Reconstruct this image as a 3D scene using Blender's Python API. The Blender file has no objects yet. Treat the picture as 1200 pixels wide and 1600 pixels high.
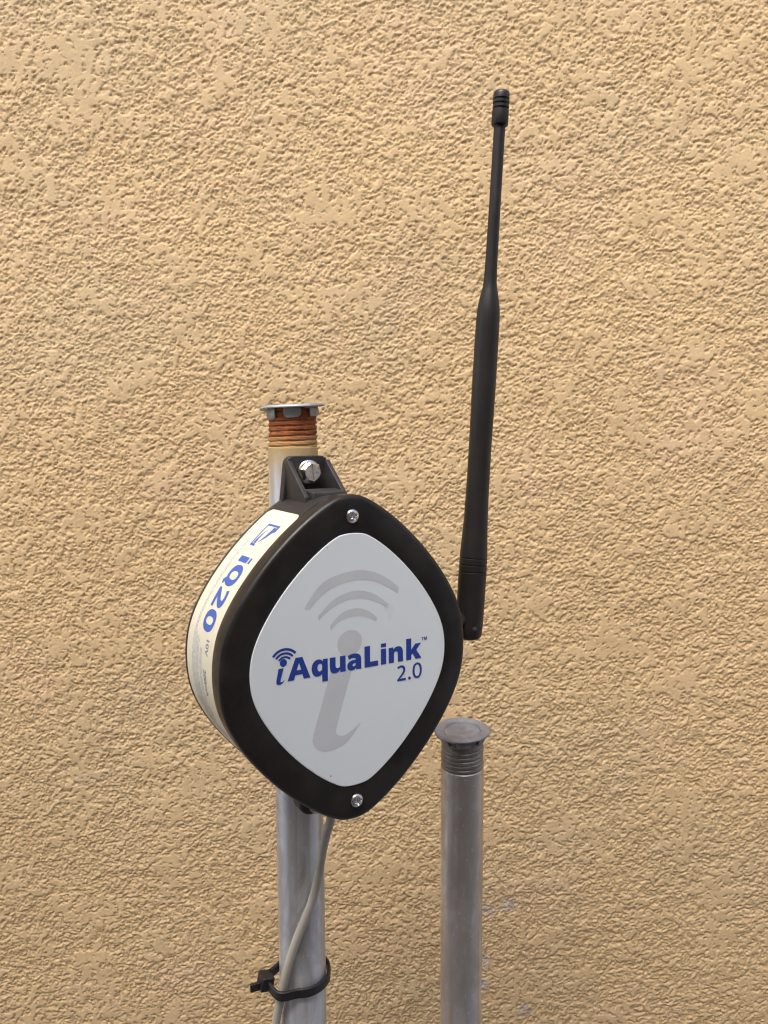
import bpy, bmesh, math, random
import numpy as np
from mathutils import Vector, Matrix

sc = bpy.context.scene
COL = sc.collection
R_ = math.radians
random.seed(4)

# ------------------------------------------------------------------ camera, sky, sun, exposure
cam_data = bpy.data.cameras.new('camera')
cam = bpy.data.objects.new('camera', cam_data); COL.objects.link(cam)
cam.location = (0, 0, 1.5)
cam.rotation_euler = (R_(90 - 9), 0, 0)
cam_data.sensor_fit = 'VERTICAL'; cam_data.sensor_height = 36.0; cam_data.sensor_width = 27.0
cam_data.lens = 36.0 * 1245 / 1600
cam_data.clip_start = 0.01; cam_data.clip_end = 500
sc.camera = cam

SUN_EL, SUN_AZ = 61.0, -158.0          # azimuth clockwise from +Y (the wall side): behind the camera, to the left
world = bpy.data.worlds.new('World'); sc.world = world; world.use_nodes = True
wn = world.node_tree
bg = wn.nodes['Background']
sky = wn.nodes.new('ShaderNodeTexSky'); sky.sky_type = 'NISHITA'; sky.sun_disc = False
sky.sun_elevation = R_(SUN_EL); sky.sun_rotation = R_(SUN_AZ)
sky.air_density = 1.0; sky.dust_density = 3.0; sky.ozone_density = 1.0
wn.links.new(sky.outputs[0], bg.inputs[0]); bg.inputs[1].default_value = 0.15

sun_data = bpy.data.lights.new('sun', 'SUN')
sun_data.energy = 1.4; sun_data.angle = R_(32); sun_data.color = (1.0, 0.93, 0.82)
sun = bpy.data.objects.new('sun', sun_data); COL.objects.link(sun)
az, el = R_(SUN_AZ), R_(SUN_EL)
to_sun = Vector((math.sin(az) * math.cos(el), math.cos(az) * math.cos(el), math.sin(el)))
sun.rotation_euler = to_sun.to_track_quat('Z', 'Y').to_euler()

sc.view_settings.view_transform = 'Standard'; sc.view_settings.look = 'None'
sc.view_settings.gamma = 1.0; sc.view_settings.use_curve_mapping = False
sc.view_settings.exposure = 1.28
sc.cycles.filter_width = 1.2
sc.cycles.denoising_prefilter = 'NONE'

# ------------------------------------------------------------------ helpers
def obj(name, data, parent=None, mat=None, label=None, cat=None, group=None, kind=None):
    o = bpy.data.objects.new(name, data); COL.objects.link(o)
    if parent is not None: o.parent = parent
    if mat is not None and data is not None:
        data.materials.clear(); data.materials.append(mat)
    if label: o['label'] = label
    if cat: o['category'] = cat
    if group: o['group'] = group
    if kind: o['kind'] = kind
    return o

def mesh(name, verts, faces, smooth=True, ang=None):
    m = bpy.data.meshes.new(name)
    m.from_pydata([tuple(v) for v in verts], [], [tuple(f) for f in faces]); m.update()
    bm = bmesh.new(); bm.from_mesh(m)
    bmesh.ops.remove_doubles(bm, verts=bm.verts, dist=1e-7)
    bmesh.ops.recalc_face_normals(bm, faces=bm.faces)
    if smooth:
        lim = R_(ang if ang else 35)
        for f in bm.faces: f.smooth = True
        for e in bm.edges:
            e.smooth = not (len(e.link_faces) == 2 and e.calc_face_angle(0) > lim)
    bm.to_mesh(m); bm.free()
    return m

def loft(rings, cap0=True, cap1=True):
    """rings: list of equal-length closed loops of 3D points."""
    n = len(rings[0]); V = [p for r in rings for p in r]; F = []
    for i in range(len(rings) - 1):
        for j in range(n):
            k = (j + 1) % n
            F.append((i*n + j, i*n + k, (i+1)*n + k, (i+1)*n + j))
    if cap0: F.append(tuple(range(n))[::-1])
    if cap1: F.append(tuple((len(rings)-1)*n + j for j in range(n)))
    return V, F

def lathe(profile, seg=64, cap0=True, cap1=True):
    """profile: (r, z) pairs -> verts, faces round the z axis."""
    rings = [[(r*math.cos(2*math.pi*j/seg), r*math.sin(2*math.pi*j/seg), z) for j in range(seg)] for r, z in profile]
    return loft(rings, cap0, cap1)

def xform(V, M): return [M @ Vector(v) for v in V]

def axis_matrix(origin, direction):
    return Matrix.Translation(Vector(origin)) @ Vector(direction).normalized().to_track_quat('Z', 'Y').to_matrix().to_4x4()

def tube(points, radius, seg=20, sub=8):
    P = [Vector(p) for p in points]; C = []
    for i in range(len(P) - 1):
        p0 = P[max(i-1, 0)]; p1 = P[i]; p2 = P[i+1]; p3 = P[min(i+2, len(P)-1)]
        for k in range(sub):
            t = k / sub
            C.append(0.5*((2*p1) + (-p0+p2)*t + (2*p0-5*p1+4*p2-p3)*t*t + (-p0+3*p1-3*p2+p3)*t**3))
    C.append(P[-1])
    rings = []; up = Vector((1, 0, 0))
    for i, c in enumerate(C):
        t = (C[min(i+1, len(C)-1)] - C[max(i-1, 0)]).normalized()
        a = (up - t*up.dot(t)).normalized(); b = t.cross(a); up = a
        rings.append([c + radius*(math.cos(2*math.pi*j/seg)*a + math.sin(2*math.pi*j/seg)*b) for j in range(seg)])
    return loft(rings)

# ---- node materials
class NT:
    def __init__(self, name):
        self.m = bpy.data.materials.new(name); self.m.use_nodes = True
        self.t = self.m.node_tree; self.b = self.t.nodes['Principled BSDF']
        self.co = self.t.nodes.new('ShaderNodeTexCoord')
    def n(self, typ, **kw):
        x = self.t.nodes.new(typ)
        for k, v in kw.items(): setattr(x, k, v)
        return x
    def l(self, a, b): self.t.links.new(a, b)
    def map(self, scale=(1, 1, 1), rot=(0, 0, 0)):
        mp = self.n('ShaderNodeMapping'); mp.inputs['Scale'].default_value = scale; mp.inputs['Rotation'].default_value = rot
        self.l(self.co.outputs['Object'], mp.inputs[0]); return mp.outputs[0]
    def noise(self, scale, detail=3, rough=.55, vec=None, dist=0):
        x = self.n('ShaderNodeTexNoise'); x.inputs['Scale'].default_value = scale; x.inputs['Detail'].default_value = detail
        x.inputs['Roughness'].default_value = rough; x.inputs['Distortion'].default_value = dist
        self.l(vec if vec else self.co.outputs['Object'], x.inputs['Vector']); return x.outputs['Fac']
    def ramp(self, fac, stops):
        x = self.n('ShaderNodeValToRGB'); e = x.color_ramp.elements
        e[0].position, e[0].color = stops[0][0], self.c4(stops[0][1]); e[1].position, e[1].color = stops[-1][0], self.c4(stops[-1][1])
        for p, c in stops[1:-1]:
            k = e.new(p); k.color = self.c4(c)
        self.l(fac, x.inputs[0]); return x.outputs[0]
    @staticmethod
    def c4(c): return (c, c, c, 1) if isinstance(c, (int, float)) else (*c, 1)
    def mix(self, fac, a, b):
        x = self.n('ShaderNodeMix', data_type='RGBA')
        for s, v in ((x.inputs[0], fac), (x.inputs[6], a), (x.inputs[7], b)):
            if hasattr(v, 'links'): self.l(v, s)
            else: s.default_value = v if isinstance(v, float) else self.c4(v)
        return x.outputs[2]
    def math(self, op, a, b=0.0):
        x = self.n('ShaderNodeMath', operation=op)
        for s, v in zip(x.inputs, (a, b)):
            if hasattr(v, 'links'): self.l(v, s)
            else: s.default_value = v
        return x.outputs[0]
    def bump(self, h, dist, strength=1.0):
        x = self.n('ShaderNodeBump'); x.inputs['Distance'].default_value = dist; x.inputs['Strength'].default_value = strength
        self.l(h, x.inputs['Height']); self.l(x.outputs[0], self.b.inputs['Normal'])
    def set(self, **kw):
        for k, v in kw.items():
            s = self.b.inputs[k.replace('_', ' ')]
            if hasattr(v, 'links'): self.l(v, s)
            else: s.default_value = self.c4(v) if s.type == 'RGBA' else v
        return self

def plastic(name, base, dust, rough, dust_amt=.5, bump=.00004):
    M = NT(name)
    d = M.ramp(M.noise(28, 5, .65), [(.42, 0.0), (.75, dust_amt)])
    col = M.mix(d, base, dust)
    r = M.ramp(M.noise(60, 4), [(.3, rough - .06), (.7, rough + .1)])
    M.set(Base_Color=col, Roughness=r); M.bump(M.noise(1400, 2), bump); return M.m

M_BEZEL = plastic('black_gloss_plastic', (.0125, .0110, .0100), (.042, .038, .035), .35, .6)
M_BEZEL.node_tree.nodes['Principled BSDF'].inputs['Specular IOR Level'].default_value = .4
M_HOUSING = plastic('black_satin_plastic', (.022, .021, .021), (.075, .072, .07), .5, .75)
M_ANT = plastic('black_antenna_rubber', (.0135, .012, .0115), (.034, .031, .029), .44, .45)
M_TIE = plastic('black_nylon', (.014, .013, .014), (.035, .032, .032), .42, .3)

def flat(name, col, rough=.45, **kw):
    M = NT(name)
    v = M.ramp(M.noise(40, 4), [(.3, .93), (.7, 1.0)])
    mul = M.n('ShaderNodeMix', data_type='RGBA', blend_type='MULTIPLY'); mul.inputs[0].default_value = 1.0
    mul.inputs[6].default_value = M.c4(col); M.l(v, mul.inputs[7])
    M.set(Base_Color=mul.outputs[2], Roughness=rough, **kw); return M.m

M_FACE = NT('pale_face_film')
_c = M_FACE.mix(M_FACE.ramp(M_FACE.noise(16, 4), [(.35, 0.0), (.75, 1.0)]), (.81, .875, .905), (.785, .85, .88))
_sp = M_FACE.n('ShaderNodeTexVoronoi'); _sp.inputs['Scale'].default_value = 95
M_FACE.l(M_FACE.co.outputs['Object'], _sp.inputs['Vector'])
_spk = M_FACE.math('MULTIPLY', M_FACE.math('LESS_THAN', _sp.outputs['Distance'], .045), M_FACE.math('GREATER_THAN', M_FACE.noise(37, 2), .58))
_c = M_FACE.mix(_spk, _c, (.16, .14, .13))
M_FACE.set(Base_Color=_c, Roughness=M_FACE.ramp(M_FACE.noise(30, 4), [(.3, .26), (.7, .4)]))
M_FACE.bump(M_FACE.noise(55, 2), .00008)
M_FACE = M_FACE.m
M_GREYPRINT = flat('grey_print', (.655, .685, .715), .35)
M_BLUEPRINT = flat('blue_print', (.022, .060, .34), .38)
M_SIDELABEL = flat('cream_label_film', (.84, .80, .63), .42)
M_SIDEBLUE = flat('mid_blue_print', (.055, .14, .50), .42)
M_SIDEPALE = flat('pale_blue_print', (.52, .60, .70), .42)
M_SIDEDARK = flat('dark_blue_print', (.20, .24, .36), .42)
M_CABLE = NT('grey_cable_sheath')
M_CABLE.set(Base_Color=M_CABLE.mix(M_CABLE.ramp(M_CABLE.noise(45, 5), [(.35, 0.0), (.8, 1.0)]), (.54, .51, .43), (.41, .385, .32)), Roughness=.5)
M_CABLE.bump(M_CABLE.noise(300, 3), .0001); M_CABLE = M_CABLE.m

def screw_metal(name, col, rough):
    M = NT(name)
    M.set(Base_Color=M.mix(M.ramp(M.noise(500, 4), [(.45, 0.0), (.7, 1.0)]), col, tuple(c*.6 for c in col)), Metallic=1.0,
          Roughness=M.ramp(M.noise(700, 3), [(.3, rough), (.7, rough + .12)]))
    M.bump(M.noise(900, 3), .00006); return M.m
M_SCREW = screw_metal('bright_zinc_screw', (.80, .80, .80), .2)
M_BOLT = screw_metal('zinc_plated_bolt', (.84, .83, .80), .24)
M_RECESS = flat('dark_screw_recess', (.05, .045, .04), .6)
M_BRASS = screw_metal('brass_nut', (.70, .52, .27), .3)

def galvanised(name, light, dark, metallic, rough, spangle, stain_z=None, specks=True, streak=.5, reflection_streaks=None):
    M = NT(name)
    vor = M.n('ShaderNodeTexVoronoi'); vor.inputs['Scale'].default_value = 150
    M.l(M.map((1, 1, .55)), vor.inputs['Vector'])
    sep = M.n('ShaderNodeSeparateColor'); M.l(vor.outputs['Color'], sep.inputs[0])
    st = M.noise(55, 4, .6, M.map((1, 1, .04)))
    pat = M.noise(16, 5, .6)
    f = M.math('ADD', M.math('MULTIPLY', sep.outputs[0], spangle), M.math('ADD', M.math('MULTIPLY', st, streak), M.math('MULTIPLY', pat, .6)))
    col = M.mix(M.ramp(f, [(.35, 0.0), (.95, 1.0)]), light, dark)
    if reflection_streaks:  # pale and dark vertical streaks: reflections painted into the pipe colour
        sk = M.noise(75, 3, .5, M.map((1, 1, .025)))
        col = M.mix(M.math('MULTIPLY', M.ramp(sk, [(.50, 0.0), (.62, 1.0)]), .75), col, reflection_streaks[0])
        col = M.mix(M.math('MULTIPLY', M.ramp(M.noise(88, 3, .5, M.map((1, .9, .03), (0, 0, .7))), [(.52, 0.0), (.64, 1.0)]), .7), col, reflection_streaks[1])
    blot = M.ramp(M.noise(34, 6, .7, M.map((1, 1, .45)), .6), [(.46, 0.0), (.60, 1.0)])          # dull oxide blotches
    col = M.mix(M.math('MULTIPLY', blot, .75), col, (light[0]*.55, light[1]*.52, light[2]*.49))
    if specks:
        wh = M.ramp(M.noise(210, 2, .5), [(.67, 0.0), (.71, 1.0)])
        drip = M.ramp(M.noise(120, 3, .6, M.map((1, 1, .10))), [(.66, 0.0), (.74, 1.0)])
        col = M.mix(M.math('MULTIPLY', M.math('MAXIMUM', wh, M.math('MULTIPLY', drip, .6)), .6), col, (.76, .77, .78))
    met = metallic
    if stain_z is not None:
        s = M.n('ShaderNodeSeparateXYZ'); M.l(M.co.outputs['Object'], s.inputs[0])
        zz = M.math('ADD', s.outputs['Z'], M.math('MULTIPLY', M.math('SUBTRACT', M.noise(60, 4, .6, M.map((1, 1, .35))), .5), .022))
        k = M.n('ShaderNodeMapRange'); k.inputs['From Min'].default_value = stain_z - .034; k.inputs['From Max'].default_value = stain_z - .004
        M.l(zz, k.inputs['Value'])
        col = M.mix(M.math('POWER', k.outputs[0], 1.3), col, (.52, .38, .19))
        met = M.math('MULTIPLY', M.math('SUBTRACT', 1.0, k.outputs[0]), metallic)
    M.set(Base_Color=col, Metallic=met, Roughness=M.ramp(M.math('ADD', pat, M.math('MULTIPLY', st, .5)), [(.5, rough), (1.0, rough + .2)]))
    M.bump(M.noise(420, 4, .6), .00012); return M.m

PIPE_L_TOP = 1.4865
M_PIPE_L = galvanised('galvanised_steel_pale', (.88, .92, .97), (.60, .635, .69), .6, .31, .22, stain_z=PIPE_L_TOP - .0265, reflection_streaks=((.84, .88, .93), (.52, .51, .50)))
M_PIPE_R = galvanised('galvanised_steel_dull', (.80, .80, .82), (.48, .45, .42), .65, .28, .14, streak=.8, reflection_streaks=((.86, .91, .98), (.48, .37, .29)))  # brownish dark tone and bluish/brown streaks are painted-in reflections
M_CAP_L = galvanised('zinc_cap_pale', (.52, .55, .58), (.40, .42, .45), .6, .45, .2, specks=False)
M_CAP_R = galvanised('zinc_cap_dull', (.40, .41, .45), (.29, .30, .33), .35, .5, .15, specks=False)
M_THREAD_R = galvanised('dull_thread_steel', (.40, .38, .37), (.22, .205, .195), .7, .4, .2, specks=False)
M_RUST = NT('rusted_thread')
_rz = M_RUST.n('ShaderNodeSeparateXYZ'); M_RUST.l(M_RUST.co.outputs['Object'], _rz.inputs[0])
_rk = M_RUST.n('ShaderNodeMapRange'); _rk.inputs['From Min'].default_value = PIPE_L_TOP - .0225; _rk.inputs['From Max'].default_value = PIPE_L_TOP - .0120
M_RUST.l(M_RUST.math('ADD', _rz.outputs[2], M_RUST.math('MULTIPLY', M_RUST.noise(90, 3), .008)), _rk.inputs['Value'])
_ru = M_RUST.mix(M_RUST.ramp(M_RUST.noise(140, 5, .65), [(.35, 0.0), (.7, 1.0)]), (.41, .125, .036), (.17, .048, .018))
M_RUST.set(Base_Color=M_RUST.mix(_rk.outputs[0], (.56, .36, .15), _ru), Roughness=.85)
M_RUST.bump(M_RUST.noise(900, 4, .65), .00025); M_RUST = M_RUST.m

# ------------------------------------------------------------------ the stucco wall: a really displaced sheet
WALL_Y = 0.80
def gnoise(x, y, seed):
    """2D gradient noise, about -1..1."""
    xi = np.floor(x).astype(np.int64); yi = np.floor(y).astype(np.int64)
    xf = (x - xi).astype(np.float32); yf = (y - yi).astype(np.float32)
    rng = np.random.RandomState(seed); perm = rng.permutation(4096); ang = (rng.rand(4096) * 2*np.pi).astype(np.float32)
    ga, gb = np.cos(ang), np.sin(ang)
    def g(ix, iy, dx, dy):
        h = perm[(perm[ix & 4095] + iy) & 4095]; return ga[h]*dx + gb[h]*dy
    u = xf*xf*xf*(xf*(xf*6-15)+10); v = yf*yf*yf*(yf*(yf*6-15)+10)
    a = g(xi, yi, xf, yf); b = g(xi+1, yi, xf-1, yf); c = g(xi, yi+1, xf, yf-1); d = g(xi+1, yi+1, xf-1, yf-1)
    return ((a*(1-u)+b*u)*(1-v) + (c*(1-u)+d*u)*v) * 1.5
def sstep(a, b, x):
    t = np.clip((x-a)/(b-a), 0, 1); return t*t*(3-2*t)

def graded(lo, hi, step, mid_lo, mid_hi, far_lo, far_hi, mid=.0019, grow=1.25, top=.08):
    """fine lines lo..hi, medium lines out to mid_lo..mid_hi, then widening steps to the far ends"""
    a = list(np.arange(lo, hi, step)); p = a[-1]; s = mid
    while p < far_hi:
        if p > mid_hi: s = min(s*grow, top)
        p += s; a.append(p)
    p = a[0]; s = mid; b = []
    while p > far_lo:
        if p < mid_lo: s = min(s*grow, top)
        p -= s; b.append(p)
    return np.array(b[::-1] + a)

xs = graded(-.442, .442, .0010, -.74, .74, -3.0, 3.0); zs = graded(.782, 1.858, .0010, .70, 1.96, 0.0, 3.1)
zs[0] = 0.0
X, Z = np.meshgrid(xs, zs)
def stucco(X, Z):
    X = X*1.27; Z = Z*1.27
    th = R_(16); A = X*math.cos(th) + Z*math.sin(th); B = -X*math.sin(th) + Z*math.cos(th)
    wx = gnoise(X/.0042, Z/.0042, 1)*.0012 + gnoise(X/.0024, Z/.0024, 21)*.0007
    wz = gnoise(X/.0042+7, Z/.0042+3, 2)*.0012 + gnoise(X/.0024, Z/.0024, 22)*.0007
    a = (A + wx)/1.3; b = B + wz
    cover = .62*gnoise(X/.055, Z/.055, 6) + .25*gnoise(X/.16, Z/.16, 23) + .02
    # trowelled skin: small flat islands with ragged, steep edges, a little taller than wide
    sk = .75*gnoise(X/.0095 + wx*60, Z/.0125 + wz*60, 3) + .60*gnoise(a/.0056, b/.0056, 4) + .55*gnoise(a/.0032, b/.0032, 5) + .45*gnoise(X/.0021, Z/.0021, 15) + cover
    skin = sstep(-.02, .16, sk)
    # crumbly, sandy body below it
    crumb = sstep(-.25, .30, gnoise(a/.0040+9, b/.0040+4, 13) + .7*gnoise(X/.0024, Z/.0024, 14))
    body = .00052*crumb + .00042*gnoise(X/.0027, Z/.0027, 10) + .00050*gnoise(X/.0019, Z/.0019, 11) + .00040*sstep(.25, .55, gnoise(a/.0030+31, b/.0030+17, 12))
    top = .00108 + .00010*gnoise(X/.006, Z/.006, 16) + .00010*gnoise(X/.0021, Z/.0021, 17)
    h = body*(1 - skin) + np.maximum(top, body*.6 + .0004)*skin
    return h*1.06 + gnoise(X/.03, Z/.03, 8)*.0005 + gnoise(X/.25, Z/.25, 9)*.0015
far = np.maximum(sstep(.68, .74, np.abs(X)), np.maximum(1 - sstep(.70, .73, Z), sstep(1.93, 1.96, Z)))
H = stucco(X, Z)*(1 - far) + .0012*far      # beyond the finely meshed field the relief goes on as bump
nz, nx = X.shape
V = np.stack([X, WALL_Y - H, Z], -1).reshape(-1, 3).astype(np.float32)
idx = np.arange(nz*nx, dtype=np.int32).reshape(nz, nx)
Fq = np.stack([idx[:-1, :-1], idx[:-1, 1:], idx[1:, 1:], idx[1:, :-1]], -1).reshape(-1, 4)
wm = bpy.data.meshes.new('stucco_wall')
wm.vertices.add(len(V)); wm.vertices.foreach_set('co', V.ravel())
wm.loops.add(Fq.size); wm.loops.foreach_set('vertex_index', Fq.ravel())
wm.polygons.add(len(Fq)); wm.polygons.foreach_set('loop_start', np.arange(0, Fq.size, 4, dtype=np.int32))
wm.polygons.foreach_set('use_smooth', np.ones(len(Fq), dtype=bool))
wm.update(calc_edges=True); wm.validate()

W = NT('painted_stucco')
tone = W.ramp(W.noise(7, 5, .6), [(.3, 0.0), (.7, 1.0)])
col = W.mix(tone, (.695, .508, .285), (.66, .478, .268))
col = W.mix(W.math('MULTIPLY', W.ramp(W.noise(4.5, 5, .6, None, .4), [(.46, 0.0), (.66, 1.0)]), .5), col, (.60, .475, .30))      # dusty grey-green cast
col = W.mix(W.math('MULTIPLY', W.ramp(W.noise(9, 5, .65, W.map((1, 1, 1), (0, 1.1, .4))), [(.52, 0.0), (.70, 1.0)]), .5), col, (.73, .515, .335))  # pinkish faded patches
fine = W.ramp(W.noise(420, 4, .7), [(.3, 0.0), (.75, 1.0)])
col = W.mix(W.math('MULTIPLY', fine, .30), col, (.745, .58, .355))
# chipped spots where pale grey render shows, near the short pipe
sepw = W.n('ShaderNodeSeparateXYZ'); W.l(W.co.outputs['Object'], sepw.inputs[0])
def blob(cx, cz, r):
    dx = W.math('SUBTRACT', sepw.outputs[0], cx); dz = W.math('SUBTRACT', sepw.outputs[2], cz)
    d = W.math('SQRT', W.math('ADD', W.math('MULTIPLY', dx, dx), W.math('MULTIPLY', dz, dz)))
    m = W.n('ShaderNodeMapRange'); m.inputs['From Min'].default_value = r; m.inputs['From Max'].default_value = 0
    W.l(d, m.inputs['Value']); return m.outputs[0]
acc = None
for cx, cz, r in ((.137, .935, .026), (.115, .930, .022), (.110, .868, .024), (.112, .838, .020), (.158, .806, .022)):
    b_ = blob(cx, cz, r); acc = b_ if acc is None else W.math('MAXIMUM', acc, b_)
chip = W.ramp(W.math('MULTIPLY', acc, W.noise(190, 5, .7)), [(.32, 0.0), (.36, 1.0)])
col = W.mix(W.math('MULTIPLY', chip, .6), col, (.46, .44, .45))
W.set(Base_Color=col, Roughness=.82); W.b.inputs['Specular IOR Level'].default_value = .3
def edge(v, a, b):
    m = W.n('ShaderNodeMapRange'); m.inputs['From Min'].default_value = a; m.inputs['From Max'].default_value = b; W.l(v, m.inputs['Value']); return m.outputs[0]
farm = W.math('MAXIMUM', edge(W.math('ABSOLUTE', sepw.outputs[0]), .68, .74), W.math('MAXIMUM', edge(sepw.outputs[2], .73, .70), edge(sepw.outputs[2], 1.93, 1.96)))
skinf = W.ramp(W.noise(95, 4, .7), [(.40, 0.0), (.58, 1.0)])
coarse = W.math('MULTIPLY', W.math('ADD', skinf, W.math('MULTIPLY', W.noise(330, 3, .6), 1.3)), W.math('MULTIPLY', farm, 12.0))
W.bump(W.math('ADD', W.noise(1000, 3, .6), coarse), .0003)
wall = obj('stucco_wall', wm, None, W.m, kind='structure')

G = NT('concrete_ground')
G.set(Base_Color=G.mix(G.ramp(G.noise(3, 6, .6), [(.3, 0.0), (.7, 1.0)]), (.46, .46, .46), (.38, .38, .38)), Roughness=.9)
G.bump(G.noise(60, 6, .7), .004)
g = 60.0
ground = obj('ground', mesh('ground', [(-g, -g, 0), (g, -g, 0), (g, g, 0), (-g, g, 0)], [(0, 1, 2, 3)], False), None, G.m, kind='structure')

# added wall, out of view behind the camera: it shades the lower stucco
GW = NT('grey_brown_shade_wall')
GW.set(Base_Color=GW.mix(GW.ramp(GW.noise(5, 5, .6), [(.3, 0.0), (.7, 1.0)]), (.30, .275, .245), (.22, .20, .18)), Roughness=.9)
GW.bump(GW.noise(90, 5, .7), .004)
V, F = [], []
for x in (-3.5, 8.0):
    for y in (-.85, -.65):
        for z in (0.0, 3.2): V.append((x, y, z))
obj('added_shade_wall', mesh('added_shade_wall', V, [(0, 1, 3, 2), (4, 6, 7, 5), (0, 4, 5, 1), (2, 3, 7, 6), (0, 2, 6, 4), (1, 5, 7, 3)], False), None, GW.m, kind='structure')

# ------------------------------------------------------------------ conduits
def conduit(name, label, foot, top, r, m_pipe, m_thread, m_cap, thread_len, pitch, depth, cap_r, cap_tilt, dish, tabs_mat=None, group=None, tab_n=6, tab_rot=0.0):
    foot, top = Vector(foot), Vector(top)
    root = obj(name, None, None, None, label, 'conduit', group)
    root.location = foot
    L = (top - foot).length
    root.rotation_euler = (top - foot).to_track_quat('Z', 'Y').to_euler()
    zt = L - thread_len
    Vp, Fp = lathe([(r, 0), (r, zt - .0006), (r - .0006, zt), (r - .0022, zt + .0004), (r - .0022, L), (r - .0045, L), (r - .0045, L - .02)], 96, True, False)
    pipe = obj('pipe', mesh('pipe', Vp, Fp), root, m_pipe)
    # thread: helical ridges
    seg = 96; prof = []; turns = thread_len / pitch; steps = int(turns * 12); rings = []
    for i in range(steps + 1):
        z0 = zt + thread_len * i / steps
        ring = []
        for j in range(seg):
            a = 2*math.pi*j/seg
            ph = ((z0 - zt)/pitch - j/seg) % 1.0
            rr = r - .0002 - depth * (.5 + .5*math.cos(2*math.pi*ph))**3.2 * (.75 + .25*math.sin(3*a + i*.21)) - .00055*(z0 - zt)/thread_len
            rr += .00012*math.sin(9*a + i*.7)*math.sin(5*a)
            if i == 0 or i == steps: rr = r - .0021
            ring.append((rr*math.cos(a), rr*math.sin(a), z0))
        rings.append(ring)
    Vt, Ft = loft(rings, False, False)
    obj('thread', mesh('thread', Vt, Ft, True, 60), pipe, m_thread)
    # cap: dished disc with a rolled rim and bent tabs clipped over the thread
    Mc = Matrix.Translation((0, 0, L)) @ Matrix.Rotation(R_(cap_tilt[1]), 4, 'Y') @ Matrix.Rotation(R_(cap_tilt[0]), 4, 'X')
    t = .0010
    pr = [(.0005, .0012 + t - dish), (cap_r*.50, .0012 + t - dish), (cap_r*.60, .0012 + t - dish*.9), (cap_r*.645, .0012 + t - dish*.15), (cap_r*.67, .0012 + t),
          (cap_r*.90, .0011 + t), (cap_r*.965, .0008 + t), (cap_r*.995, .0001 + t*.8), (cap_r, .0001 + t*.4), (cap_r*.99, .0001), (cap_r*.95, -.0001), (cap_r*.88, .0002), (cap_r*.6, .0003), (.0005, .0003)]
    Vc, Fc = lathe(pr, 96)
    # slight hand-bent waviness of the rim
    Vc = [(v[0], v[1], v[2] + .0006*(math.hypot(v[0], v[1])/cap_r)**3*math.sin(2*math.atan2(v[1], v[0]) + .6)) for v in Vc]
    cap = obj('cap', mesh('cap', xform(Vc, Mc), Fc, True, 50), root, m_cap)
    for k in range(tab_n):
        a0 = tab_rot + 2*math.pi*k/tab_n; half = math.pi/tab_n*.64
        outer = []; N = 10
        secs = [(r + .0004, .0006), (r + .0010, -.0012), (r + .0013, -.0036), (r + .0007, -.0056), (r - .0003, -.0068)]
        ro, ri = [], []
        Vv, Ff = [], []
        for q, (rad, zz) in enumerate(secs):
            w = half * (1.0 if q < 3 else (.93 if q == 3 else .70))
            for j in range(N + 1):
                a = a0 - w + 2*w*j/N
                Vv.append((rad*math.cos(a), rad*math.sin(a), zz)); 
        off = len(Vv)
        Vv += [(v[0]*(1 - .0009/r), v[1]*(1 - .0009/r), v[2]) for v in Vv[:off]]
        for q in range(len(secs) - 1):
            for j in range(N):
                i0 = q*(N+1)+j; f = (i0, i0+1, i0+N+2, i0+N+1)
                Ff.append(f); Ff.append(tuple(off + x for x in f[::-1]))
        border = [j for j in range(N+1)] + [q*(N+1)+N for q in range(1, len(secs))] + [(len(secs)-1)*(N+1)+j for j in range(N-1, -1, -1)] + [q*(N+1) for q in range(len(secs)-2, 0, -1)]
        for i in range(len(border)):
            p, q2 = border[i], border[(i+1) % len(border)]
            Ff.append((q2, p, off+p, off+q2))
        obj('tab', mesh('tab', xform(Vv, Mc), Ff, True, 50), cap, tabs_mat or m_cap)
    return root

LD = Vector((-.007, .056, 1.0))
LP = Vector((-.0624, .5478, 1.3262))
def left_axis(z): return LP + LD*(z - LP.z)
# thread material coordinates are local to the pipe: z measured along it, nearly world z
foot, top = left_axis(0.0), left_axis(1.4845)
PLEN = (top - foot).length
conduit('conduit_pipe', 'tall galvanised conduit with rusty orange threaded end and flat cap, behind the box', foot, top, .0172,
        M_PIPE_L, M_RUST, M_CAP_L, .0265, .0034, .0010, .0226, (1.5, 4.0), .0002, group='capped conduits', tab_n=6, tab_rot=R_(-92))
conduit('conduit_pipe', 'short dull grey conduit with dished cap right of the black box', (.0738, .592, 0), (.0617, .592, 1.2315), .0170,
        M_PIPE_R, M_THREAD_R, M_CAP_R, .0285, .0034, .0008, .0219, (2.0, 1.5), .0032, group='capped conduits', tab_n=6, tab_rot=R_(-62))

# ------------------------------------------------------------------ the wireless box, in its own frame: x right, y back, z up, z = 0 at its foot
bC = Vector((-.01875, .475, 1.33102))
bR = Vector((.858326, .512494, -.02502)).normalized()
bN = Vector((.513052, -.856515, .05621)).normalized()
bU = bR.cross(-bN).normalized()
HZ = .124
box = obj('wireless_antenna_box', None, None, None, 'black diamond-shaped wireless box with pale blue-lettered face and tall whip antenna', 'antenna box')
Mb = Matrix((( bR.x, -bN.x, bU.x, 0), (bR.y, -bN.y, bU.y, 0), (bR.z, -bN.z, bU.z, 0), (0, 0, 0, 1)))
Mb = Matrix.Translation(bC - bU*HZ) @ Mb
box.matrix_world = Mb
Mbi = Mb.inverted()
def Lc(v): return (v[0], v[1], v[2] + HZ)

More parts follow.
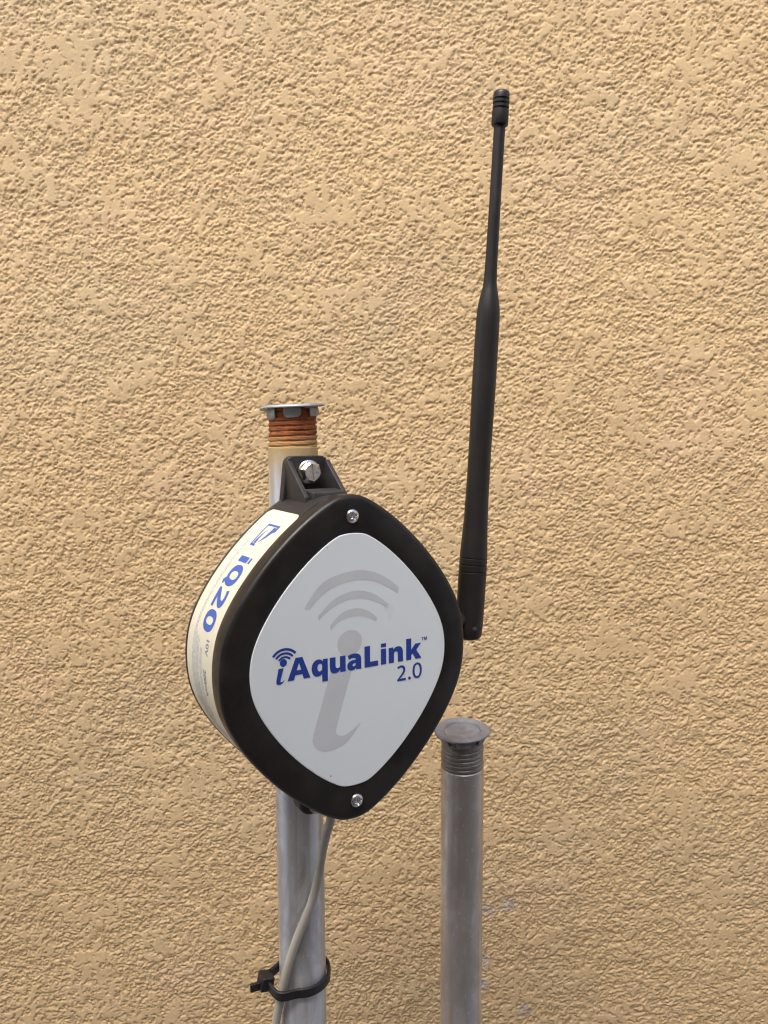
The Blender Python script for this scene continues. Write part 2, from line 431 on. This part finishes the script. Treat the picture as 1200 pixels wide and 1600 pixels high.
OUTER = [.0912, -.0085, .0043, 0.0, -.0006]
FACE = [.0713, -.0061, .0035, .0004, -.0005]
def sup(c, t, off=0.0):
    p = off; d = 0.0
    for k, a in enumerate(c):
        p += a*math.cos(2*k*t); d -= a*2*k*math.sin(2*k*t)
    return p*math.cos(t) - d*math.sin(t), p*math.sin(t) + d*math.cos(t)
NSEG = 192
def ring(c, off, y): return [Lc((*(lambda q: (q[0], y, q[1]))(sup(c, 2*math.pi*j/NSEG, off)),)) for j in range(NSEG)]
BACK = .068
# bezel (front cover)
prof = [(-.004, .0150), (-.0006, .0150), (0, .0142), (.0003, .0100), (.0002, .0040)]
for k in range(1, 8):
    a = k/8*math.pi/2
    prof.append((.0002 - .0036*(1 - math.cos(a)), .0040 - .0034*math.sin(a)))
prof += [(-.0042, .0005), (-.0100, .0001)]
rings = [ring(OUTER, o, y) for o, y in prof]
rings += [ring(FACE, .0012, .00005), ring(FACE, .0004, .00030)]
Vv, Ff = loft(rings, True, True)
obj('bezel', mesh('bezel', Vv, Ff, True, 40), box, M_BEZEL)
# housing
prof = [(-.0050, .0135), (-.0034, .0152), (-.0022, .0158), (-.0020, .0175), (-.0011, .0650), (-.0011, .0656), (-.0007, .0658), (-.0005, .0662), (-.0004, .0668), (-.0012, .0678), (-.004, .0680)]
Vv, Ff = loft([ring(OUTER, o, y) for o, y in prof], True, True)
obj('housing', mesh('housing', Vv, Ff, True, 40), box, M_HOUSING)
# face film
Vv, Ff = loft([ring(FACE, 0, .0004), ring(FACE, 0, -.00015), ring(FACE, -.0004, -.0004)], True, True)
face = obj('face_label', mesh('face_label', Vv, Ff, True, 30), box, M_FACE, 'pale grey-blue face film with grey signal symbol and blue lettering')

# ---- print: outlines filled as flat shapes
def parse(path):
    out, cur, tok, i = [], [], path.split(), 0
    while i < len(tok):
        c = tok[i]
        if c == 'M': cur = [(float(tok[i+1]), float(tok[i+2]))]; i += 3
        elif c == 'L': cur.append((float(tok[i+1]), float(tok[i+2]))); i += 3
        elif c == 'C':
            p0 = cur[-1]; q = [float(x) for x in tok[i+1:i+7]]; i += 7
            for k in range(1, 9):
                t = k/8; u = 1-t
                cur.append((u**3*p0[0]+3*u*u*t*q[0]+3*u*t*t*q[2]+t**3*q[4], u**3*p0[1]+3*u*u*t*q[1]+3*u*t*t*q[3]+t**3*q[5]))
        elif c == 'Z': out.append(cur); i += 1
    return out

def fill(loops):
    """fill closed 2D loops (holes by even-odd) -> 2D verts, tris"""
    cu = bpy.data.curves.new('outline', 'CURVE'); cu.dimensions = '2D'; cu.fill_mode = 'BOTH'
    for lp in loops:
        q = [lp[0]]
        for p in lp[1:]:
            if math.hypot(p[0]-q[-1][0], p[1]-q[-1][1]) > 1e-6: q.append(p)
        if math.hypot(q[0][0]-q[-1][0], q[0][1]-q[-1][1]) < 1e-6: q.pop()
        s = cu.splines.new('POLY'); s.points.add(len(q)-1); s.use_cyclic_u = True
        for pt, p in zip(s.points, q): pt.co = (p[0], p[1], 0, 1)
    tmp = bpy.data.objects.new('outline', cu); me = tmp.to_mesh()
    Vv = [(v.co.x, v.co.y) for v in me.vertices]; Ff = [tuple(p.vertices) for p in me.polygons]
    tmp.to_mesh_clear(); bpy.data.objects.remove(tmp); bpy.data.curves.remove(cu)
    return Vv, Ff

def font(body, size, offset=0.0):
    cu = bpy.data.curves.new('words', 'FONT'); cu.body = body; cu.size = size; cu.offset = offset; cu.resolution_u = 4
    tmp = bpy.data.objects.new('words', cu); me = tmp.to_mesh()
    Vv = [(v.co.x, v.co.y) for v in me.vertices]; Ff = [tuple(p.vertices) for p in me.polygons]
    tmp.to_mesh_clear(); bpy.data.objects.remove(tmp); bpy.data.curves.remove(cu)
    return Vv, Ff

def print_face(name, loops, mat, y):
    Vv, Ff = fill(loops)
    m = bpy.data.meshes.new(name); m.from_pydata([Lc((a*.001, y, b*.001)) for a, b in Vv], [], Ff); m.update()
    bm = bmesh.new(); bm.from_mesh(m)
    for f in bm.faces:
        f.normal_update()
        if f.normal.y > 0: f.normal_flip()
    bm.to_mesh(m); bm.free()
    return obj(name, m, face, mat)

def smooth_loop(pts, sharp=()):
    n = len(pts); out = []
    for i in range(n):
        p1, p2 = pts[i], pts[(i+1) % n]
        p0 = p1 if i in sharp else pts[i-1]; p3 = p2 if (i+1) % n in sharp else pts[(i+2) % n]
        for k in range(6):
            t = k/6
            out.append(tuple(.5*(2*p1[c]+(-p0[c]+p2[c])*t+(2*p0[c]-5*p1[c]+4*p2[c]-p3[c])*t*t+(-p0[c]+3*p1[c]-3*p2[c]+p3[c])*t**3) for c in (0, 1)))
    return out
YG, YB = -.00048, -.00056
arcs = [
 ([(-32.3,36.1),(-32.0,39.2),(-20.0,52.0),(0.0,56.8),(15.5,54.3),(27.4,47.6),(32.8,42.7),(32.3,38.9),(28.0,42.1),(15.4,48.6),(2.5,50.7),(-10.1,49.1),(-21.3,44.2),(-29.9,36.3)], (0,6,7,13)),
 ([(-24.5,31.2),(-15.2,39.4),(-5.2,43.4),(5.0,43.9),(15.3,40.4),(24.9,33.3),(24.3,30.2),(17.9,34.7),(7.5,38.7),(-2.7,39.3),(-12.8,36.5),(-20.3,31.8),(-23.8,28.5)], (0,5,6,12)),
 ([(-16.5,24.2),(-10.4,30.1),(-2.8,32.9),(4.8,32.7),(12.2,29.4),(16.9,25.0),(15.9,22.8),(10.0,26.4),(2.2,28.3),(-5.4,27.9),(-11.7,25.3),(-16.0,21.2)], (0,5,6,11))]
for pts, sh in arcs: print_face('signal_arc', [smooth_loop(pts, sh)], M_GREYPRINT, YG)
print_face('symbol_dot', [smooth_loop([(-11.6,11.2),(-9.6,17.0),(-4.0,19.9),(2.2,18.7),(5.7,13.6),(3.6,7.0),(-1.9,3.6),(-8.4,5.2)])], M_GREYPRINT, YG)
print_face('symbol_stem', [smooth_loop([(-16.2,-3.2),(-22.6,-23.0),(-28.9,-42.3),(-29.0,-47.0),(-25.8,-51.6),(-19.2,-53.9),(-9.1,-52.5),(-1.3,-46.8),(4.9,-39.6),(0.0,-42.7),(-6.4,-45.8),(-11.3,-45.4),(-13.2,-41.0),(-7.6,-23.0),(-1.4,-4.4)], (0,14,8))], M_GREYPRINT, YG)

GL = {
 'A': 'M 0 0 L 40 100 L 74 100 L 112 0 L 79 0 L 72 22 L 38 22 L 31 0 Z M 45 43 L 67 43 L 57 76 Z',
 'q': 'M 81 74 L 81 -30 L 52 -30 L 52 6 C 46 0 38 -2 30 -2 C 10 -2 0 15 0 36 C 0 60 14 76 34 76 C 44 76 52 71 56 64 L 57 74 Z M 52 44 C 52 52 47 55 42 55 C 33 55 29 46 29 37 C 29 27 33 20 41 20 C 48 20 52 26 52 32 Z',
 'u': 'M 0 74 L 0 30 C 0 8 10 -2 26 -2 C 38 -2 47 4 52 12 L 54 0 L 81 0 L 81 74 L 52 74 L 52 32 C 52 25 47 21 41 21 C 33 21 29 26 29 36 L 29 74 Z',
 'a': 'M 74 46 L 74 14 C 74 8 74 4 75 0 L 48 0 L 46 8 C 41 1 33 -2 24 -2 C 9 -2 0 8 0 20 C 0 39 18 47 45 46 C 45 53 41 56 32 56 C 24 56 16 54 9 50 L 4 69 C 12 73 23 76 36 76 C 64 76 74 62 74 46 Z M 45 30 C 34 31 28 28 28 22 C 28 18 31 16 35 16 C 40 16 45 20 45 26 Z',
 'L': 'M 0 0 L 0 100 L 30 100 L 30 24 L 73 24 L 73 0 Z',
 'i': 'M 0 0 L 0 75 L 29 75 L 29 0 Z M 0 83 L 0 101 L 29 101 L 29 83 Z',
 'n': 'M 0 0 L 0 74 L 26 74 L 27 64 C 33 72 42 76 52 76 C 69 76 80 65 80 44 L 80 0 L 51 0 L 51 41 C 51 49 47 53 41 53 C 34 53 29 48 29 39 L 29 0 Z',
 'k': 'M 0 0 L 0 104 L 29 104 L 29 48 L 52 75 L 86 75 L 57 44 L 88 0 L 54 0 L 36 29 L 29 22 L 29 0 Z',
 '2': 'M 0 0 L 0 10 L 18 28 C 40 50 46 58 46 70 C 46 81 39 87 29 87 C 20 87 13 83 7 78 L 1 90 C 8 96 18 101 31 101 C 51 101 62 88 62 72 C 62 55 50 41 34 26 L 22 15 L 66 14 L 66 0 Z',
 '.': 'M 10 -2 C 16 -2 20 2 20 8 C 20 14 16 18 10 18 C 4 18 0 14 0 8 C 0 2 4 -2 10 -2 Z',
 '0': 'M 36 101 C 58 101 72 82 72 50 C 72 18 58 -2 36 -2 C 14 -2 0 18 0 50 C 0 82 14 101 36 101 Z M 36 88 C 23 88 16 73 16 50 C 16 27 23 11 36 11 C 49 11 56 27 56 50 C 56 73 49 88 36 88 Z',
 'T': 'M 0 100 L 80 100 L 80 82 L 51 82 L 51 0 L 29 0 L 29 82 L 0 82 Z',
 'M': 'M 0 0 L 0 100 L 28 100 L 52 40 L 76 100 L 104 100 L 104 0 L 84 0 L 84 62 L 60 0 L 44 0 L 20 62 L 20 0 Z',
 'hook': 'M 2 44 L 17 44 L 7 10 C 6 6 8 5 12 6 C 15 7 17 9 20 12 C 17 4 11 -1 4 -1 C -3 -1 -7 3 -5 11 Z',
}
def glyph(ch, x, y, s, slant=0.0):
    return [[(x + (px + slant*py)*s, y + py*s) for px, py in lp] for lp in parse(GL[ch])]
for ch, gx in (('A', -45.2), ('q', -29.3), ('u', -17.0), ('a', -5.0), ('L', 7.3), ('i', 19.2), ('n', 25.0), ('k', 38.2)):
    print_face('letter', glyph(ch, gx, -5.4, .1345), M_BLUEPRINT, YB)
for ch, gx in (('2', 31.2), ('.', 39.6), ('0', 43.0)):
    print_face('numeral', glyph(ch, gx, -18.3, .101), M_BLUEPRINT, YB)
print_face('trademark', glyph('T', 50.0, 6.0, .022) + glyph('M', 52.1, 6.0, .022), M_BLUEPRINT, YB)
print_face('letter', glyph('hook', -51.2, -6.4, .215), M_BLUEPRINT, YB)
print_face('symbol_dot', [[(-47.6 + 2.25*math.cos(t*math.pi/12), 6.2 + 2.35*math.sin(t*math.pi/12)) for t in range(24)]], M_BLUEPRINT, YB)
for r0, r1 in ((4.0, 5.2), (6.2, 7.5), (8.5, 10.0)):
    a0, a1 = R_(41), R_(143)
    lp = [(-46.7 + r1*math.cos(a0+(a1-a0)*k/20), 5.0 + r1*math.sin(a0+(a1-a0)*k/20)) for k in range(21)]
    lp += [(-46.7 + r0*math.cos(a1+(a0-a1)*k/20), 5.0 + r0*math.sin(a1+(a0-a1)*k/20)) for k in range(21)]
    print_face('signal_arc', [lp], M_BLUEPRINT, YB)

# ---- side label wrapped round the housing's left side; s runs down the side (0 at the left corner), y is depth
TT = np.radians(np.linspace(80, 285, 4001))
pts = np.array([sup(OUTER, t, -.00165) for t in TT])
SS = np.concatenate([[0], np.cumsum(np.hypot(*np.diff(pts, axis=0).T))]); SS -= np.interp(np.pi, TT, SS)
def side(s, y, off):
    t = float(np.interp(s, SS, TT)); base = -.0020 + .0009*(y - .0175)/.0455
    q = sup(OUTER, t, base + off); return Lc((q[0], y, q[1]))
def wrap(name, V2, F2, mat, parent, off, step=.0025, thick=0.0):
    """V2: (s, y) pairs"""
    bm = bmesh.new()
    vs = [bm.verts.new((a, b, 0)) for a, b in V2]
    for f in F2:
        try: bm.faces.new([vs[i] for i in f])
        except ValueError: pass
    lo, hi = min(v[0] for v in V2), max(v[0] for v in V2)
    x = math.floor(lo/step)*step + step
    while x < hi:
        bmesh.ops.bisect_plane(bm, geom=bm.verts[:] + bm.edges[:] + bm.faces[:], plane_co=(x, 0, 0), plane_no=(1, 0, 0)); x += step
    for v in bm.verts: v.co = side(v.co.x, v.co.y, off)
    bm.normal_update()
    for f in bm.faces:
        c = f.calc_center_median(); o = Vector((c.x, 0, c.z - HZ))
        if f.normal.dot(o) < 0: f.normal_flip()
        f.smooth = True
    m = bpy.data.meshes.new(name); bm.to_mesh(m); bm.free()
    return obj(name, m, parent, mat)
S0, S1, Y0, Y1, rc = -.1125, .096, .0188, .0645, .005
lp = []
for cx, cy, a in ((S0+rc, Y0+rc, 180), (S1-rc, Y0+rc, 270), (S1-rc, Y1-rc, 0), (S0+rc, Y1-rc, 90)):
    for k in range(7): lp.append((cx + rc*math.cos(R_(a+15*k)), cy + rc*math.sin(R_(a+15*k))))
V2, F2 = fill([lp])
slabel = wrap('side_label', V2, F2, M_SIDELABEL, box, .00022, .0015)
slabel['label'] = 'cream sticker wrapped round the left side of the box, printed in blue'
def side_print(name, loops, mat, off=.00034):
    V2, F2 = fill(loops); return wrap(name, V2, F2, mat, slabel, off)
SG = {
 'i': 'M 0 0 L 0 76 L 26 76 L 26 0 Z M 0 87 L 0 102 L 26 102 L 26 87 Z',
 'Q': 'M 46 -2 C 16 -2 0 18 0 50 C 0 82 16 102 46 102 C 76 102 92 82 92 50 C 92 32 88 19 79 10 L 92 -4 L 74 -17 L 60 0 C 56 -1 51 -2 46 -2 Z M 46 19 C 58 19 64 30 64 50 C 64 70 58 81 46 81 C 34 81 28 70 28 50 C 28 30 34 19 46 19 Z',
 '2': 'M 0 0 L 0 18 C 26 42 47 57 47 70 C 47 78 42 81 33 81 C 24 81 15 78 8 73 L 1 92 C 11 98 24 102 39 102 C 63 102 76 90 76 73 C 76 53 54 37 38 22 L 78 21 L 78 0 Z',
 '0': 'M 42 -2 C 14 -2 0 18 0 50 C 0 82 14 102 42 102 C 70 102 84 82 84 50 C 84 18 70 -2 42 -2 Z M 42 19 C 52 19 57 30 57 50 C 57 70 52 81 42 81 C 32 81 27 70 27 50 C 27 30 32 19 42 19 Z'}
YBASE, SC = .0445, .00017
for ch, s0 in (('i', -.0738), ('Q', -.0675), ('2', -.0506), ('0', -.0362)):
    side_print('letter', [[(s0 + a*.000166, YBASE - b*SC) for a, b in l] for l in parse(SG[ch])], M_SIDEBLUE)
# square maker's mark with a white swoosh
def sq(l): return [[(-.1005 + a*.000185, .0460 - b*.000180) for a, b in q] for q in parse(l)]
side_print('logo_frame', sq('M 0 0 L 100 0 L 100 40 L 90 34 L 90 9 L 9 9 L 9 88 L 36 88 L 28 100 L 0 100 Z'), M_SIDEBLUE)
side_print('logo_swoosh', sq('M 12 64 C 34 66 62 56 86 38 C 68 70 40 88 12 88 Z'), M_SIDEBLUE)
side_print('logo_swoosh', sq('M 88 14 L 88 34 C 68 26 44 28 20 40 C 40 22 62 14 88 14 Z'), M_SIDEBLUE)
def side_text(body, s0, ybase, h, mat, offs=0.0):
    V2, F2 = font(body, h/.72, offs); wrap('small_print', [(s0 + a, ybase - b) for a, b in V2], F2, mat, slabel, .00034)
side_text('10V', -.0195, .0318, .0048, M_SIDEDARK, .00012)
side_text('200mA', .0000, .0340, .0042, M_SIDEDARK, .00012)
# lines of print too fine to read
rnd = random.Random(3)
rows = [(.0545, -.090, .060), (.0525, -.088, .055), (.0505, -.020, .050), (.0482, -.018, .058), (.0462, -.018, .050), (.0442, -.016, .045), (.0405, -.012, .03), (.0385, -.012, .035)]
for yb, a, b in rows:
    loops = []; s = a
    while s < b:
        w = rnd.uniform(.0015, .0055); loops.append([(s, yb), (s+w, yb), (s+w, yb-.0010), (s, yb-.0010)]); s += w + rnd.uniform(.0006, .0012)
    side_print('fine_print', loops, M_SIDEPALE)
side_print('printed_band', [[(.040, .046), (.076, .046), (.076, .030), (.046, .030)]], M_SIDEPALE)

# ---- face screws with a cross recess
def screw(name, x, z, r, rot):
    rs = [r*k/16 for k in range(1, 17)]; seg = 64; V = [(0, 0, 0)]; F = []
    def hgt(rr, a):
        h = .0019*(1 - (rr/r)**2.6)**.6 if rr < r else 0.0
        u, v = rr*math.cos(a), rr*math.sin(a)
        arm = min(max(abs(u) - r*.55, abs(v) - r*.13), max(abs(v) - r*.55, abs(u) - r*.13))
        return h - .0014*max(0.0, min(1.0, .5 - arm/(r*.10)))
    V[0] = (0, 0, hgt(0, 0))
    for rr in rs:
        for j in range(seg):
            a = 2*math.pi*j/seg; V.append((rr*math.cos(a), rr*math.sin(a), hgt(rr, a)))
    for j in range(seg): V.append((r*math.cos(2*math.pi*j/seg), r*math.sin(2*math.pi*j/seg), -.002))
    for j in range(seg): F.append((0, 1+j, 1+(j+1) % seg))
    for i in range(len(rs)):
        for j in range(seg):
            k = (j+1) % seg; F.append((1+i*seg+j, 1+(i+1)*seg+j, 1+(i+1)*seg+k, 1+i*seg+k))
    M = Matrix.Translation(Lc((x, -.0001, z))) @ Matrix.Rotation(R_(90), 4, 'X') @ Matrix.Rotation(rot, 4, 'Z')
    return obj(name, mesh(name, xform(V, M), F, True, 60), box, M_SCREW)
screw('face_screw', .0002, .0905, .0044, R_(22))
screw('face_screw', .0010, -.0905, .0044, R_(8))

# ---- mounting lugs above and below: back plate, two gussets, bolt
def prism(poly, axis_fn, t0, t1):
    n = len(poly); V = [axis_fn(p, t0) for p in poly] + [axis_fn(p, t1) for p in poly]
    F = [tuple(range(n))[::-1], tuple(range(n, 2*n))] + [(i, (i+1) % n, n+(i+1) % n, n+i) for i in range(n)]
    return V, F
def bevelled(name, V, F, w, mat, parent):
    m = bpy.data.meshes.new(name); m.from_pydata([tuple(v) for v in V], [], F); m.update()
    bm = bmesh.new(); bm.from_mesh(m); bmesh.ops.recalc_face_normals(bm, faces=bm.faces)
    es = [e for e in bm.edges if e.calc_face_angle(0) > R_(30)]
    bmesh.ops.bevel(bm, geom=es, offset=w, segments=3, profile=.6, affect='EDGES', clamp_overlap=True)
    for f in bm.faces: f.smooth = True
    for e in bm.edges: e.smooth = not (len(e.link_faces) == 2 and e.calc_face_angle(0) > R_(40))
    bm.to_mesh(m); bm.free()
    return obj(name, m, parent, mat)
def lug(sg):
    z0, z1 = sg*.094, (.1262 if sg > 0 else -.1225)
    hw, rr = (.0158, .006) if sg > 0 else (.0128, .009)
    poly = [(-hw - .003, z0), (hw + .003, z0)]
    for k in range(7): poly.append((hw - rr + rr*math.cos(R_(15*k)), z1 - sg*rr + sg*rr*math.sin(R_(15*k))))
    for k in range(7): poly.append((-hw + rr - rr*math.cos(R_(90-15*k)), z1 - sg*rr + sg*rr*math.sin(R_(90-15*k))))
    V, F = prism(poly, lambda p, t: Lc((p[0], t, p[1])), .0625 if sg > 0 else .0560, BACK + .0008)
    plate = bevelled('mounting_lug', V, F, .0009 if sg > 0 else .002, M_HOUSING, box)
    if sg < 0: return plate
    for sx in (-1, 1):
        gp = [(.0632, sg*.1225), (.0605, sg*.1235), (.0335, sg*.1005), (.0320, sg*.092), (.0632, sg*.092)]
        V, F = prism(gp, lambda p, t: Lc((t, p[0], p[1])), sx*.0158, sx*.0126)
        bevelled('gusset', V, F, .0006, M_HOUSING, plate)
    # curved shoulder where the lug runs into the housing
    gp = [(.0632, sg*.0995), (.058, sg*.1035), (.045, sg*.1050), (.030, sg*.1038), (.028, sg*.094), (.0632, sg*.094)]
    V, F = prism(gp, lambda p, t: Lc((t, p[0], p[1])), -.0120, .0120)
    bevelled('shoulder', V, F, .0012, M_HOUSING, plate)
    return plate
def bolt(x, z, parent):
    seg = 72; hexr = .0064
    def hx(a, rad):
        k = math.pi/3; b = ((a + .25) % k) - k/2; return rad*math.cos(k/2)/math.cos(b)
    V = []; rings = []
    rings.append([(.0079*math.cos(a), .0079*math.sin(a), 0) for a in (2*math.pi*j/seg for j in range(seg))])
    rings.append([(.0079*math.cos(a), .0079*math.sin(a), .0007) for a in (2*math.pi*j/seg for j in range(seg))])
    rings.append([(.0072*math.cos(a), .0072*math.sin(a), .0013) for a in (2*math.pi*j/seg for j in range(seg))])
    rings.append([(hx(a, .0071)*math.cos(a), hx(a, .0071)*math.sin(a), .0016) for a in (2*math.pi*j/seg for j in range(seg))])
    rings.append([(hx(a, .0071)*math.cos(a), hx(a, .0071)*math.sin(a), .0052) for a in (2*math.pi*j/seg for j in range(seg))])
    rings.append([(.0054*math.cos(a), .0054*math.sin(a), .0063) for a in (2*math.pi*j/seg for j in range(seg))])
    V, F = loft(rings, True, False)
    M = Matrix.Translation(Lc((x, .0622, z))) @ Matrix.Rotation(R_(90), 4, 'X') @ Matrix.Scale(1.03, 4)
    b_ = obj('bolt', mesh('bolt', xform(V, M), F, True, 25), parent, M_BOLT)
    # flat top in two halves, with a real slot sunk between them
    R2, sw, dp = .0054, .0006, .0014; V = []; F = []
    for sgn in (-1, 1):
        a0 = math.asin(sw/R2); N = 24; base = len(V)
        arc = [(-math.pi/2 + a0 + (math.pi - 2*a0)*k/N) for k in range(N+1)]
        V += [(sgn*R2*math.cos(a), R2*math.sin(a), .0063) for a in arc]; F.append(tuple(range(base, base+N+1)) if sgn > 0 else tuple(range(base, base+N+1))[::-1])
    h = math.sqrt(R2*R2 - sw*sw); base = len(V)
    V += [(-sw, -h, .0063), (sw, -h, .0063), (sw, h, .0063), (-sw, h, .0063), (-sw, -h, .0063-dp), (sw, -h, .0063-dp), (sw, h, .0063-dp), (-sw, h, .0063-dp)]
    F += [tuple(base+i for i in f) for f in ((4, 5, 6, 7), (0, 3, 7, 4), (1, 5, 6, 2), (0, 4, 5, 1), (3, 2, 6, 7))]
    M = M @ Matrix.Rotation(R_(4), 4, 'Z')
    m = bpy.data.meshes.new('bolt_face'); m.from_pydata([tuple(M @ Vector(v)) for v in V], [], F); m.update()
    obj('bolt_face', m, parent, M_BOLT_FACE)
M_BOLT_FACE = screw_metal('worn_bolt_face', (.84, .78, .70), .5)
lt = lug(1); bolt(.0008, .1152, lt)
lb = lug(-1)
Vn, Fn = lathe([(.0001, 0), (.0052, 0), (.0052, .004), (.0030, .005), (.0001, .005)], 24)
obj('nut', mesh('nut', xform(Vn, Matrix.Translation(Lc((-.002, .0555, -.1150))) @ Matrix.Rotation(R_(90), 4, 'X')), Fn), lb, M_BRASS)
# cable gland under the housing
gl0 = Mbi @ Vector((-.0365, .5147, 1.2045)); 
Vn, Fn = lathe([(.0040, .003), (.0046, .004), (.0046, .020)], 32)
obj('cable_gland', mesh('cable_gland', xform(Vn, Matrix.Translation(gl0)), Fn), box, M_HOUSING)

# ---- whip antenna on a swivel joint at the right corner
A0 = Vector((.0600, .5448, 1.3225)); A1 = Vector((.07809, .56554, 1.69316)); AL = (A1 - A0).length
def agroove(f, depth, r):
    w = .00055/AL; return [(f - w, r), (f - w*.5, r - depth), (f + w*.5, r - depth), (f + w, r)]
pf = [(0, .0001), (.0002, .0050), (.0030, .0078), (.0085, .0090), (.0263, .0095), (.070, .0098)]
pf += agroove(.132, .0004, .00985) + agroove(.145, .0004, .0098) + agroove(.158, .0004, .0097)
pf += [(.18, .0093), (.21, .0087), (.2418, .0083), (.30, .0079), (.3622, .00785), (.42, .0080), (.4807, .0082), (.55, .0082), (.5973, .0080), (.612, .0078), (.6227, .0074), (.636, .0066),
       (.6492, .0056), (.658, .0049), (.6664, .00455), (.685, .0043), (.7121, .0041), (.8251, .00388), (.945, .00384)]
M_ax = Mbi @ axis_matrix(A0, A1 - A0)
Vv, Ff = lathe([(r, f*AL) for f, r in pf], 48)
ant = obj('antenna', mesh('antenna', xform(Vv, M_ax), Ff, True, 40), box, M_ANT, 'tall black tapering whip antenna with ribbed tip')
tp = [(.9400, .0042), (.9403, .0052), (.9420, .0056), (.962, .00555)]
for c in (.968, .976, .984): tp += [(c - .002, .00552), (c - .0012, .0048), (c + .0012, .0048), (c + .002, .0055)]
tp += [(.9935, .0054), (.9975, .0050), (.9995, .0040), (1.0, .0020)]
Vv, Ff = lathe([(r, f*AL) for f, r in tp], 48)
obj('tip', mesh('tip', xform(Vv, M_ax), Ff, True, 40), ant, M_ANT)
# flat pad and pin head low on the shaft
pin = A0 + (A1 - A0)*.026 + Vector((.0028, -.0091, 0))
Vv, Ff = lathe([(.0001, -.001), (.0016, -.001), (.0016, .0004), (.0010, .0008), (.0001, .0008)], 20)
obj('pin', mesh('pin', xform(Vv, Mbi @ axis_matrix(pin, (.3, -.95, 0))), Ff), ant, M_HOUSING)
# swivel joint between housing and shaft
P_end = Mbi @ (A0 + (A1 - A0)*.04); P_start = Vector((.078, P_end.y + .001, P_end.z))
Vv, Ff = lathe([(.0070, -.004), (.0070, (P_end - P_start).length*.55), (.0062, (P_end - P_start).length*.62), (.0062, (P_end - P_start).length)], 32)
obj('swivel_joint', mesh('swivel_joint', xform(Vv, axis_matrix(P_start, P_end - P_start)), Ff), box, M_ANT)

# ------------------------------------------------------------------ cable and its tie
cable_pts = [(-.0365, .5147, 1.2200), (-.0370, .5149, 1.2027), (-.0413, .5165, 1.1863), (-.0443, .5176, 1.1706), (-.0478, .5180, 1.1506), (-.0520, .5168, 1.1355), (-.0576, .5156, 1.1214),
             (-.0632, .5150, 1.1068), (-.0680, .5147, 1.0918), (-.0721, .5153, 1.0759), (-.0754, .5168, 1.0591), (-.0795, .5190, 1.0367), (-.0815, .5190, 1.0026), (-.0790, .512, .90), (-.078, .500, .70), (-.080, .488, .40), (-.085, .478, .02)]
Vv, Ff = tube(cable_pts, .0031, 24, 10)
co = Vector(cable_pts[-1])
c_ob = obj('cable', mesh('cable', [Vector(v) - co for v in Vv], Ff), None, M_CABLE, 'grey round cable running from under the black box down the tall pipe', 'cable')
c_ob.location = co

TZ = 1.0690
ax = left_axis(TZ); ca = Vector((-.0735, .5158, TZ))
tie = obj('cable_tie', None, None, None, 'black nylon cable tie strapping the grey cable to the tall pipe', 'cable tie')
tie.location = (ax.x, ax.y, TZ - .003)
head_c = Vector((-.0868 - ax.x, .5235 - ax.y, .0030))
# strap path round pipe and cable, in the tie's own frame
path = []
path.append(head_c + Vector((.0025, -.0035, -.0010)))
path.append(Vector((ca.x - ax.x - .0015, ca.y - ax.y - .0046, .0005)))
for d in range(-98, 176, 12):
    rr = .0187 + .0008*math.sin(R_(d)*2); path.append(Vector((rr*math.cos(R_(d)) + .0008, rr*math.sin(R_(d)) - .0005, .0005 + .0045*max(0, min(1, (d+10)/150)))))
path.append(head_c + Vector((.0030, .0045, .0022)))
# resample with a spline, then sweep a flat band
Cc = []
for i in range(len(path)-1):
    p0, p1, p2, p3 = path[max(i-1, 0)], path[i], path[i+1], path[min(i+2, len(path)-1)]
    for k in range(5):
        t = k/5; Cc.append(.5*(2*p1+(-p0+p2)*t+(2*p0-5*p1+4*p2-p3)*t*t+(-p0+3*p1-3*p2+p3)*t**3))
Cc.append(path[-1])
rings = []
for i, c in enumerate(Cc):
    t = (Cc[min(i+1, len(Cc)-1)] - Cc[max(i-1, 0)]); t.z = 0; t.normalize(); o = Vector((t.y, -t.x, 0))
    w, h, b = .0011, .0038, .0006
    rings.append([c + o*x + Vector((0, 0, z)) for x, z in ((-w, -h+b), (-w+b, -h), (w-b, -h), (w, -h+b), (w, h-b), (w-b, h), (-w+b, h), (-w, h-b))])
Vv, Ff = loft(rings)
obj('strap', mesh('strap', Vv, Ff, True, 40), tie, M_TIE)
def cuboid(c, sx, sy, sz, rot):
    M = Matrix.Translation(c) @ rot.to_4x4()
    V = [M @ Vector((x*sx, y*sy, z*sz)) for x in (-1, 1) for y in (-1, 1) for z in (-1, 1)]
    return V, [(0, 1, 3, 2), (4, 6, 7, 5), (0, 4, 5, 1), (2, 3, 7, 6), (0, 2, 6, 4), (1, 5, 7, 3)]
rot = Matrix.Rotation(R_(28), 3, 'Z') @ Matrix.Rotation(R_(12), 3, 'Y')
V, F = cuboid(head_c, .0046, .0056, .0052, rot); bevelled('lock_head', V, F, .0011, M_TIE, tie)
V, F = cuboid(head_c + Vector((-.0068, -.0040, -.0018)), .0040, .0012, .0030, Matrix.Rotation(R_(22), 3, 'Z')); bevelled('tail', V, F, .0004, M_TIE, tie)
